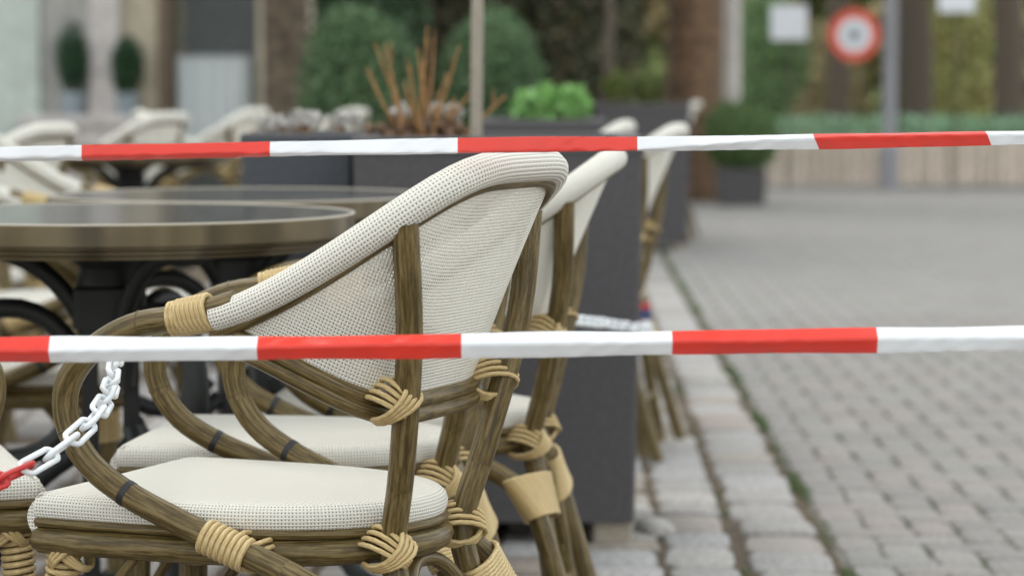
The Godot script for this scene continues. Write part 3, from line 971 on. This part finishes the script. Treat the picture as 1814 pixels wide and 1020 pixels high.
func background():
	facade()
	# dark evergreen hedge beyond the planters
	for k in 3:
		var t := thing("evergreen_hedge", ["tall dark evergreen hedge block beside the dark blotchy trunk", "tall dark evergreen hedge block behind the round topiaries", "tall dark evergreen hedge block beside the red brown trunk"][k], "hedge", Vector3(-1.05 + k * 0.78, 0, -23.0 - k * 0.05), 0.0, "evergreen hedge blocks")
		var mb := MB.new()
		foliage(mb, Vector3(0, 1.9, 0), Vector3(0.62, 2.3, 0.5), 7000, 0.10, [Color(0.07, 0.078, 0.042), Color(0.10, 0.095, 0.052), Color(0.054, 0.066, 0.034), Color(0.115, 0.095, 0.056)], 0.45, 12)
		put(mb, "crown", M.leaf, t)
		mb = MB.new()
		for s in 4: tube(mb, [Vector3(rv(-0.4, 0.4), 0, rv(-0.2, 0.2)), Vector3(rv(-0.4, 0.4), 1.5, 0), Vector3(rv(-0.5, 0.5), 3.2, 0)], 0.05, 7)
		put(mb, "stem", M.bark, t)
	var box_green := [Color(0.070, 0.136, 0.055), Color(0.095, 0.174, 0.073), Color(0.059, 0.104, 0.043), Color(0.123, 0.200, 0.092)]
	shrub("round_topiary", "big round clipped evergreen behind the orange twigs", Vector3(-0.80, 0, -15.2), Vector3(0.36, 0.52, 0.36), 0.92, 7000, 0.045, box_green, "round clipped evergreens")
	shrub("round_topiary", "big round clipped evergreen behind the slim pale tree stem", Vector3(-0.12, 0, -15.4), Vector3(0.34, 0.50, 0.34), 0.90, 7000, 0.045, box_green, "round clipped evergreens")
	shrub("leafy_bush", "loose dark green bush rising beside the dark blotchy trunk", Vector3(-1.0, 0, -19.2), Vector3(0.40, 0.9, 0.4), 1.55, 5000, 0.06, [Color(0.034, 0.083, 0.029), Color(0.022, 0.059, 0.025), Color(0.045, 0.098, 0.039)])
	# slim young tree with loose yellow green leaves
	tree("slim young tree with sparse yellow green leaves in the far planter", Vector3(0.545, 0.85, -16.55), 0.028, 1.6, Vector3(0.6, 0.5, 0.5), 900, [Color(0.10, 0.13, 0.03), Color(0.13, 0.15, 0.04), Color(0.07, 0.10, 0.03)], Vector3.ZERO, "bark", "", 0.08)
	# low yellow green plants in the far planter
	for k in 2:
		shrub("golden_plant", ["small golden leaved plant beside the slim young tree", "small golden leaved plant in the far planter corner"][k], Vector3(0.62 + 0.19 * k, 0.84, -16.52), Vector3(0.075, 0.09 + 0.02 * k, 0.08), 0.11, 350, 0.045, [Color(0.16, 0.19, 0.04), Color(0.12, 0.15, 0.04), Color(0.08, 0.11, 0.03)], "golden plants in the far planter")
	# two stout trees on the square and a slim column
	var gl0 := [Color(0.06, 0.10, 0.035), Color(0.08, 0.12, 0.04), Color(0.05, 0.08, 0.03)]
	tree("stout tree with blotchy red brown trunk behind the potted box ball", Vector3(1.46, 0, -23.4), 0.235, 4.8, Vector3(1.7, 1.4, 1.5), 2600, gl0, Vector3(0.1, 0, 0), "bark_brown", "")
	tree("stout tree with dark blotchy trunk beside the dark glazed entrance", Vector3(-1.46, 0, -18.2), 0.150, 4.8, Vector3(1.5, 1.3, 1.4), 2400, gl0, Vector3(-0.08, 0, 0), "bark_blotchy", "")
	var mb := MB.new()
	var col := thing("slim_column", "slim grey column standing beside the red brown trunk", "column", Vector3(1.90, 0, -24.4))
	mb = MB.new()
	lathe(mb, [Vector2(0.0, 0.0), Vector2(0.10, 0.0), Vector2(0.10, 0.12), Vector2(0.072, 0.16), Vector2(0.068, 3.6), Vector2(0.10, 3.7), Vector2(0.0, 3.7)], 20)
	put(mb, "shaft", M.stone_mauve, col)
	mb = MB.new()
	box(mb, Vector3(-0.13, 3.7, -0.13), Vector3(0.13, 3.82, 0.13), 0.01)
	put(mb, "cap", M.stone_mauve, col)
	# potted box ball
	var bb := thing("potted_box_ball", "round clipped box ball in a dark grey pot at the road edge", "plant", Vector3(1.835, 0, -22.6))
	var pb := MB.new()
	prism(pb, [Vector2(-0.19, -0.19), Vector2(0.19, -0.19), Vector2(0.19, 0.19), Vector2(-0.19, 0.19)], 0.0, 0.30, 0.01, Vector2.ZERO, 0.93)
	put(pb, "pot", M.planter, bb)
	mb = MB.new()
	foliage(mb, Vector3(0, 0.53, 0), Vector3(0.335, 0.32, 0.335), 7000, 0.04, [Color(0.100, 0.166, 0.049), Color(0.136, 0.219, 0.074), Color(0.073, 0.134, 0.042)], 0.4, 4)
	put(mb, "crown", M.leaf, bb)
	mb = MB.new()
	tube(mb, [Vector3(0, 0.25, 0), Vector3(0, 0.5, 0)], 0.02, 6)
	put(mb, "stem", M.bark, bb)
	# low slat fence
	var fence := thing("slat_fence", "low beige slat fence along the far side of the road", "fence", Vector3(4.6, 0, -25.9))
	var pm := []
	for k in 3:
		mb = MB.new()
		box(mb, Vector3(-0.040, 0.05, -0.012), Vector3(0.040, 0.47 + 0.006 * k, 0.012), 0.004)
		pm.append(mb.mesh())
	for k in 66:
		var o := put_mesh(pm[rng.randi() % 3], "slat", M["plank%d" % (rng.randi() % 3)], fence)
		o.position = Vector3(-3.0 + k * 0.095, 0, rv(-0.004, 0.004))
	for k in 2:
		mb = MB.new()
		box(mb, Vector3(-3.1, 0.14 + 0.22 * k, -0.05), Vector3(3.25, 0.19 + 0.22 * k, -0.018), 0.003)
		put(mb, "fence_rail", M.plank1, fence)
	# clipped green hedge strip behind the fence
	var hd := thing("low_hedge", "low fresh green clipped hedge behind the slat fence", "hedge", Vector3(4.8, 0, -27.2))
	mb = MB.new()
	for k in 11000:
		var at := Vector3(rv(-3.6, 3.4), rv(0.1, 0.655), rv(-0.25, 0.25))
		mb.tint = [Color(0.240, 0.408, 0.264), Color(0.312, 0.504, 0.324), Color(0.192, 0.336, 0.216)][rng.randi() % 3]
		leaf(mb, at, rdir(), (rdir() + Vector3.UP).normalized(), 0.06, 0.035)
	mb.tint = Color.WHITE
	put(mb, "crown", M.leaf, hd)
	mb = MB.new()
	for k in 14: tube(mb, [Vector3(-3.4 + k * 0.52, 0, 0), Vector3(-3.38 + k * 0.52, 0.4, 0.02)], 0.02, 6)
	put(mb, "stem", M.bark, hd)
	# lamp post with the round sign
	var lp := thing("lamp_post", "grey steel post in front of the slat fence", "post", Vector3(3.41, 0, -25.5))
	mb = MB.new()
	lathe(mb, [Vector2(0.0, 0.0), Vector2(0.085, 0.0), Vector2(0.085, 0.4), Vector2(0.062, 0.46), Vector2(0.055, 4.6), Vector2(0.0, 4.6)], 20)
	put(mb, "shaft", M.steel, lp)
	mb = MB.new()
	lathe(mb, [Vector2(0.0, 4.58), Vector2(0.16, 4.62), Vector2(0.19, 4.9), Vector2(0.06, 5.0), Vector2(0.0, 5.0)], 20)
	put(mb, "lamp_head", M.sign_grey, lp)
	var rs := thing("round_sign", "round white no entry for vehicles sign with red border", "sign", Vector3(3.075, 1.405, -25.42))
	mb = MB.new()
	var disc := CylinderMesh.new()
	disc.top_radius = 0.235; disc.bottom_radius = 0.235; disc.height = 0.006; disc.radial_segments = 48
	put_mesh(disc, "red_border", M.sign_red, rs).rotation.x = PI / 2
	var face := CylinderMesh.new()
	face.top_radius = 0.150; face.bottom_radius = 0.150; face.height = 0.004; face.radial_segments = 48
	var fo := put_mesh(face, "white_face", M.sign_white, rs)
	fo.rotation.x = PI / 2; fo.position.z = 0.0045
	var pic := CylinderMesh.new()
	pic.top_radius = 0.085; pic.bottom_radius = 0.085; pic.height = 0.002; pic.radial_segments = 24
	var po := put_mesh(pic, "grey_symbol", M.sign_grey, rs)
	po.rotation.x = PI / 2; po.position.z = 0.0072
	mb = MB.new()
	for y in [-0.08, 0.08]:
		tube(mb, [Vector3(-0.05, y, -0.02), Vector3(0.29, y, -0.02)], 0.012, 6)
	put(mb, "bracket", M.steel, rs)
	for k in 2:
		var at: Vector3 = [Vector3(2.505, 0, -25.6), Vector3(4.02, 0, -25.6)][k]
		var sg := thing("notice_sign", ["blank white rectangular notice board on thin post beside the round sign", "blank white notice board on thin post between two trunks"][k], "sign", at, 0.0, "white notice boards")
		mb = MB.new()
		box(mb, Vector3(-0.165, 1.365 + 0.25 * k, -0.008), Vector3(0.165, 1.675 + 0.30 * k, 0.008), 0.003)
		put(mb, "board", M.sign_white, sg)
		mb = MB.new()
		tube(mb, [Vector3(0, 0, -0.018), Vector3(0, 1.66 + 0.29 * k, -0.018)], 0.008, 8)
		put(mb, "post", M.bark, sg)
	# trees and wood behind the fence
	var gl := [Color(0.065, 0.098, 0.033), Color(0.098, 0.117, 0.039), Color(0.052, 0.078, 0.029)]
	var spots := [[3.32, -28.9, 0.115, "slender dark trunk rising behind the round sign"], [4.16, -29.2, 0.19, "stout dark trunk beside the grey steel post"], [5.03, -28.6, 0.16, "dark trunk behind the open end of the slat fence"], [2.75, -31.0, 0.10, "thin dark trunk behind the white notice board"], [4.72, -33.0, 0.09, "thin dark trunk set back between two stout trees"]]
	for q in spots:
		tree("tree with " + q[3], Vector3(q[0], 0, q[1]), q[2], 4.6, Vector3(1.5, 1.3, 1.4), 2200, gl, Vector3(rv(-0.15, 0.15), 0, 0))
	shrub("green_bush", "fresh green bush under the white notice board", Vector3(2.66, 0, -29.6), Vector3(0.48, 0.75, 0.5), 1.25, 4500, 0.07, [Color(0.182, 0.302, 0.126), Color(0.255, 0.386, 0.167), Color(0.146, 0.233, 0.098)])
	shrub("tan_bush", "dry tan leaved bush behind the round sign", Vector3(3.45, 0, -32.5), Vector3(0.75, 0.8, 0.5), 1.0, 3500, 0.08, [Color(0.479, 0.378, 0.214), Color(0.378, 0.314, 0.176), Color(0.277, 0.252, 0.126)])
	shrub("olive_bush", "yellow olive bush between the two stout trunks", Vector3(5.05, 0, -32.0), Vector3(0.65, 1.3, 0.6), 1.45, 5000, 0.09, [Color(0.386, 0.399, 0.139), Color(0.314, 0.338, 0.116), Color(0.459, 0.411, 0.174)])
	var wood := MultiMesh.new()
	wood.transform_format = MultiMesh.TRANSFORM_3D
	wood.use_colors = true
	mb = MB.new()
	for k in 10: leaf(mb, rdir() * 0.10, rdir(), rdir(), 0.16, 0.09)
	wood.mesh = mb.mesh()
	wood.instance_count = 9000
	for k in 9000:
		wood.set_instance_transform(k, Transform3D(Basis(rdir(), rv(0, TAU)).scaled(Vector3.ONE * rv(0.8, 1.8)), Vector3(rv(-5, 13), pow(rng.randf(), 0.8) * 6.5, rv(-43, -36))))
		wood.set_instance_color(k, [Color(0.263, 0.312, 0.121), Color(0.394, 0.361, 0.166), Color(0.557, 0.459, 0.242), Color(0.198, 0.247, 0.091), Color(0.722, 0.574, 0.347)][rng.randi() % 5])
	var wi := MultiMeshInstance3D.new()
	wi.name = "woods"; wi.multimesh = wood; wi.material_override = M.leaf
	add_child(wi)
	wi.set_meta("kind", "stuff")
	tag(wi, "dim brown green woods behind the trunks and fence", "woods")
	var house := thing("far_house", "long dark brown house wall behind the woods", "building", Vector3(4, 0, -46))
	mb = MB.new()
	box(mb, Vector3(-13, 0, -4), Vector3(16, 7.5, 0))
	put(mb, "wall", M.house_brown, house)
	mb = MB.new()
	prism(mb, [Vector2(-13.4, -4.4), Vector2(16.4, -4.4), Vector2(16.4, 0.4), Vector2(-13.4, 0.4)], 7.5, 9.0, 1.4, Vector2(1.5, -2.0))
	put(mb, "roof", M.bark, house)

func planters():
	planter("tall dark grey planter holding the orange twigs", Vector3(-0.33, 0, -6.42), Vector3(0.272, 0.852, -5.85), M.planter)
	planter("blue grey planter butted against the twig planter", Vector3(-0.575, 0, -6.50), Vector3(-0.339, 0.857, -6.0), M.planter_blue)
	planter("dark grey planter with bright green lettuce like plant", Vector3(-0.10, 0, -9.6), Vector3(0.30, 0.848, -9.05), M.planter)
	planter("far dark grey planter with golden leaved plants", Vector3(0.50, 0, -16.85), Vector3(1.03, 0.852, -16.3), M.planter)
	# orange twigs
	var t := thing("twig_bundle", "upright orange brown bare twigs standing in dark planter", "plant", Vector3(-0.19, 0.835, -6.12))
	var tips := [[-0.30, 1.05], [-0.277, 1.048], [-0.318, 0.997], [-0.183, 1.085], [-0.170, 1.062], [-0.222, 1.0], [-0.198, 1.005], [-0.140, 0.985], [-0.113, 1.045], [-0.012, 0.937], [-0.092, 0.942], [-0.235, 0.97], [-0.205, 1.04], [-0.155, 0.95], [-0.26, 0.93], [-0.125, 0.93]]
	for q in tips:
		var tip := Vector3(q[0] + 0.19, q[1] - 0.835, rv(-0.08, 0.06))
		var basep := Vector3(tip.x * 0.35 + rv(-0.02, 0.02), 0.0, tip.z * 0.4)
		var mb := MB.new()
		var mid := basep.lerp(tip, 0.5) + Vector3(rv(-0.008, 0.008), 0, rv(-0.008, 0.008))
		tube(mb, smooth([basep, mid, tip], 3), [0.0038, 0.0036, 0.0034, 0.0032, 0.0029, 0.0025, 0.0018], 6)
		for k in 3:
			var s := mid.lerp(tip, rv(-0.4, 0.8))
			tube(mb, [s, s + Vector3(rv(-0.012, 0.012), rv(0.02, 0.045), rv(-0.012, 0.012))], [0.0016, 0.0008], 5)
		put(mb, "twig", M.twig, t)
	# slim pale stem of a young tree in the same planter
	var st := thing("young_tree", "slim pale young tree stem rising from the twig planter", "tree", Vector3(-0.078, 0.835, -6.10))
	var mb := MB.new()
	tube(mb, smooth([Vector3.ZERO, Vector3(0.004, 0.4, 0), Vector3(0.002, 0.9, 0.01), Vector3(0.0, 1.5, 0.0)], 4), 0.0135, 10)
	put(mb, "trunk", M.bark_pale, st)
	mb = MB.new()
	foliage(mb, Vector3(0, 1.75, 0), Vector3(0.36, 0.34, 0.36), 1800, 0.05, [Color(0.05, 0.10, 0.035), Color(0.07, 0.12, 0.04)], 0.3)
	put(mb, "crown", M.leaf, st)
	# white flowers
	var names := ["white flower clump at the outer corner of the blue grey planter", "white flower clump mid way along the blue grey planter", "white flower clump where the two planters meet", "white flower clump close under the leaning orange twigs", "white flower clump between the upright orange twigs", "white flower clump beside the slim pale stem"]
	var fp := [[-0.528, 0.878, -6.16], [-0.455, 0.885, -6.2], [-0.365, 0.885, -6.2], [-0.247, 0.898, -6.22], [-0.166, 0.898, -6.22], [-0.128, 0.898, -6.2]]
	for k in 6:
		var q: Array = fp[k]
		var fl := thing("flower_clump", names[k], "flowers", Vector3(q[0], 0.83, q[2]), 0.0, "white flowers in the planters")
		mb = MB.new()
		var wx: float = 0.042 if k < 3 else 0.016
		foliage(mb, Vector3(0, q[1] - 0.83, 0), Vector3(wx, 0.018, 0.03), 260, 0.013, [Color(0.600, 0.569, 0.554), Color(0.520, 0.484, 0.477), Color(0.640, 0.616, 0.601)], 0.2)
		put(mb, "blossom", M.leaf, fl)
		mb = MB.new()
		for s in 9: tube(mb, [Vector3(rv(-0.01, 0.01), 0, rv(-0.01, 0.01)), Vector3(rv(-wx, wx) * 0.8, q[1] - 0.84, rv(-0.02, 0.02))], 0.0015, 5)
		for s in 60: leaf(mb, Vector3(rv(-wx, wx) * 0.8, rv(0.0, q[1] - 0.845), rv(-0.02, 0.02)), rdir(), rdir(), 0.02, 0.006)
		put(mb, "stems", M.twig, fl)
	# dry brown grass among the twigs
	var dg := thing("dry_plant", "low dry brown plant around the foot of the twigs", "plant", Vector3(-0.20, 0.83, -6.16))
	mb = MB.new()
	foliage(mb, Vector3(0, 0.025, 0), Vector3(0.11, 0.03, 0.06), 600, 0.025, [Color(0.20, 0.12, 0.07), Color(0.13, 0.08, 0.05), Color(0.26, 0.17, 0.12)], 0.2)
	put(mb, "leaves", M.leaf, dg)
	# bright green plant
	var lg := [Color(0.22, 0.42, 0.13), Color(0.28, 0.50, 0.17), Color(0.18, 0.36, 0.11)]
	var gp := thing("lettuce_plant", "bright light green leafy plant spilling over dark planter", "plant", Vector3(0.125, 0.83, -9.22))
	mb = MB.new()
	foliage(mb, Vector3(-0.02, 0.055, 0), Vector3(0.10, 0.05, 0.08), 700, 0.04, lg, 0.2)
	foliage(mb, Vector3(0.06, 0.065, 0), Vector3(0.06, 0.05, 0.06), 400, 0.04, lg, 0.2)
	put(mb, "leaves", M.leaf, gp)

# ---------------------------------------------------------------- the scene
func _ready():
	rng.seed = 20240611
	var cam := Camera3D.new()
	cam.name = "camera"
	cam.position = Vector3(0, 0.96, 0)
	cam.rotation.x = -atan(360.0 / 5000.0)
	cam.fov = rad_to_deg(2.0 * atan(510.0 / 5000.0))
	cam.near = 0.05; cam.far = 400.0
	var ca := CameraAttributesPhysical.new()
	ca.frustum_focal_length = 100.0
	ca.frustum_focus_distance = 3.46
	ca.exposure_aperture = 4.5
	cam.attributes = ca
	add_child(cam)
	cam.fov = rad_to_deg(2.0 * atan(510.0 / 5000.0))
	cam.current = true
	var env := Environment.new()
	env.background_mode = Environment.BG_SKY
	var sky := Sky.new()
	var sm := ProceduralSkyMaterial.new()
	sm.sky_top_color = Color(0.865, 0.89, 0.905)
	sm.sky_horizon_color = Color(0.955, 0.96, 0.95)
	sm.sky_curve = 0.2
	sm.ground_bottom_color = Color(0.35, 0.34, 0.33)
	sm.ground_horizon_color = Color(0.5, 0.5, 0.5)
	sm.sun_angle_max = 1.0
	sky.sky_material = sm
	env.sky = sky
	env.tonemap_mode = Environment.TONE_MAPPER_LINEAR
	env.tonemap_exposure = 2.1
	env.sdfgi_enabled = true; env.ssao_enabled = true; env.ssil_enabled = true
	var we := WorldEnvironment.new()
	we.environment = env
	add_child(we)
	var sun := DirectionalLight3D.new()
	sun.light_energy = 0.2
	sun.light_angular_distance = 25.0
	sun.light_color = Color(1.0, 0.98, 0.95)
	sun.shadow_enabled = true
	sun.rotation = Vector3(deg_to_rad(-58), deg_to_rad(-140), 0)
	add_child(sun)

	materials()
	paving()
	background()
	planters()

	# chairs: [label, x, z, turn in degrees, vertical scale, group]
	var proto := make_chair()
	var cs := [
		["white woven rattan armchair with chain looped through its arm", -0.312, -3.56, 67.0, 1.0, "armchairs drawn up side by side"],
		["white woven rattan armchair tucked between two others, second from the chain", -0.312, -4.10, 84.0, 1.0, "armchairs drawn up side by side"],
		["white woven rattan armchair in front of the twig planter, third from the red white chain", -0.185, -4.60, 85.0, 0.975, "armchairs drawn up side by side"],
		["rattan armchair with splayed legs on the setts behind the twig planter", 0.09, -7.45, 79.0, 0.975, "armchairs beyond the planter"],
		["rattan armchair standing between the twig planter and the lettuce planter", -0.02, -8.12, 80.0, 0.975, "armchairs beyond the planter"],
		["rattan armchair half hidden behind the far golden planter", 0.80, -17.5, 80.0, 0.975, "armchairs beyond the planter"],
		["white woven armchair facing the chained chair, seat crossed by the chain", -0.885, -3.74, -72.0, 1.0, "armchairs across the tables"],
		["rattan armchair pushed in between the two round tables", -0.96, -5.28, -82.0, 0.975, "armchairs across the tables"],
		["pale woven armchair behind the second table, open to the planters", -1.05, -6.8, -104.0, 1.0, "armchairs across the tables"],
		["pale woven armchair turned towards the pale house wall", -1.60, -7.9, 72.0, 0.97, "armchairs in front of the house"],
		["pale woven armchair below the dark glazed entrance facing the ledge", -1.64, -11.0, 66.0, 0.97, "armchairs in front of the house"],
		["pale woven armchair below the conifers facing the road", -1.22, -11.9, -75.0, 0.97, "armchairs in front of the house"],
		["pale woven armchair in front of the white curtain", -1.50, -13.0, 75.0, 0.97, "armchairs in front of the house"],
		["pale woven armchair in front of the dark blotchy trunk", -1.03, -12.8, 72.0, 0.97, "armchairs in front of the house"],
	]
	for i in cs.size():
		var q: Array = cs[i]
		var o: Node3D = proto
		if i > 0:
			o = proto.duplicate()
			o.name = numbered("rattan_chair")
			add_child(o)
		o.position = Vector3(q[1], 0, q[2])
		o.rotation.y = deg_to_rad(q[3])
		o.scale = Vector3(1, q[4], 1)
		tag(o, q[0], "chair", q[5])
	make_table("round bistro table with brown edge band beside the chained chair", Vector3(-0.664, 0, -4.64), 0.405, 0.12)
	make_table("round bistro table right in front of the blue grey planter", Vector3(-0.520, 0, -5.42), 0.365, 0.5)
	make_table("round bistro table further off in front of the house", Vector3(-1.30, 0, -9.6), 0.36, 0.9)

	chain("red and white plastic chain slung through the arm of the front chair", [Vector3(-0.640, 0.497, -3.08), Vector3(-0.585, 0.515, -3.12), Vector3(-0.538, 0.532, -3.20), Vector3(-0.505, 0.555, -3.275), Vector3(-0.492, 0.575, -3.36), Vector3(-0.497, 0.590, -3.48), Vector3(-0.512, 0.607, -3.62), Vector3(-0.520, 0.618, -3.78), Vector3(-0.50, 0.600, -3.95)], 3, "plastic chains")
	chain("white plastic chain hanging across the dark planter", [Vector3(0.060, 0.577, -4.66), Vector3(0.115, 0.542, -5.0), Vector3(0.200, 0.492, -5.5), Vector3(0.278, 0.455, -5.82), Vector3(0.318, 0.392, -6.6), Vector3(0.340, 0.350, -7.2)], 0, "plastic chains")
	var lk := thing("padlock", "small red and blue padlock hanging at the end of white chain", "padlock", Vector3(0.342, 0.348, -7.2))
	var mb := MB.new()
	box(mb, Vector3(-0.013, 0.0, -0.009), Vector3(0.013, 0.012, 0.009), 0.002)
	put(mb, "red_end", M.chain_red, lk)
	mb = MB.new()
	box(mb, Vector3(-0.013, 0.040, -0.009), Vector3(0.013, 0.054, 0.009), 0.002)
	put(mb, "red_end", M.chain_red, lk)
	mb = MB.new()
	box(mb, Vector3(-0.0135, 0.0125, -0.0095), Vector3(0.0135, 0.0395, 0.0095), 0.001)
	put(mb, "body", M.lock_blue, lk)
	mb = MB.new()
	tube(mb, smooth([Vector3(-0.008, 0.052, 0), Vector3(-0.008, 0.07, 0), Vector3(0, 0.08, 0), Vector3(0.008, 0.07, 0), Vector3(0.008, 0.052, 0)], 3), 0.003, 6)
	put(mb, "shackle", M.steel, lk)

	var ls := put_mesh(stone(0.075, 0.10, 0.03, 0.25, 0.012), "loose_stone", M.sett2, self)
	ls.position = Vector3(0.318, 0.022, -6.06)
	ls.rotation = Vector3(0.12, 0.6, -0.18)
	tag(ls, "small loose pale stone lying beside the planter foot", "stone")
	# lower tape about 3.0 m off, upper tape running from 3.33 to 3.6 m off; colour changes every 0.222 m
	tape("lower red and white barrier tape stretched in front of the chairs", [Vector3(-1.30, 0.672, -3.02), Vector3(-0.544, 0.677, -3.0), Vector3(-0.05, 0.6815, -3.0), Vector3(0.544, 0.690, -3.0), Vector3(1.2, 0.70, -3.0)], [-1.160, -0.938, -0.716, -0.494, -0.272, -0.054, 0.171, 0.390, 0.611, 0.833, 1.055], 0.0245, 0.017, [0.12, 0.12], 0.0)
	tape("upper red and white barrier tape level with the chair backs", [Vector3(-1.2606, 0.8721, -3.1324), Vector3(-0.5826, 0.8803, -3.1801), Vector3(-0.0669, 0.8889, -3.2661), Vector3(0.2865, 0.8908, -3.3425), Vector3(0.6303, 0.8955, -3.4380), Vector3(1.1937, 0.9027, -3.5812)], [-1.1231, -0.9111, -0.6991, -0.4870, -0.2769, -0.0630, 0.1471, 0.3629, 0.5787, 0.7926, 1.0028].slice(1), 0.0166, 0.0098, [0.75, 0.05], -0.45)
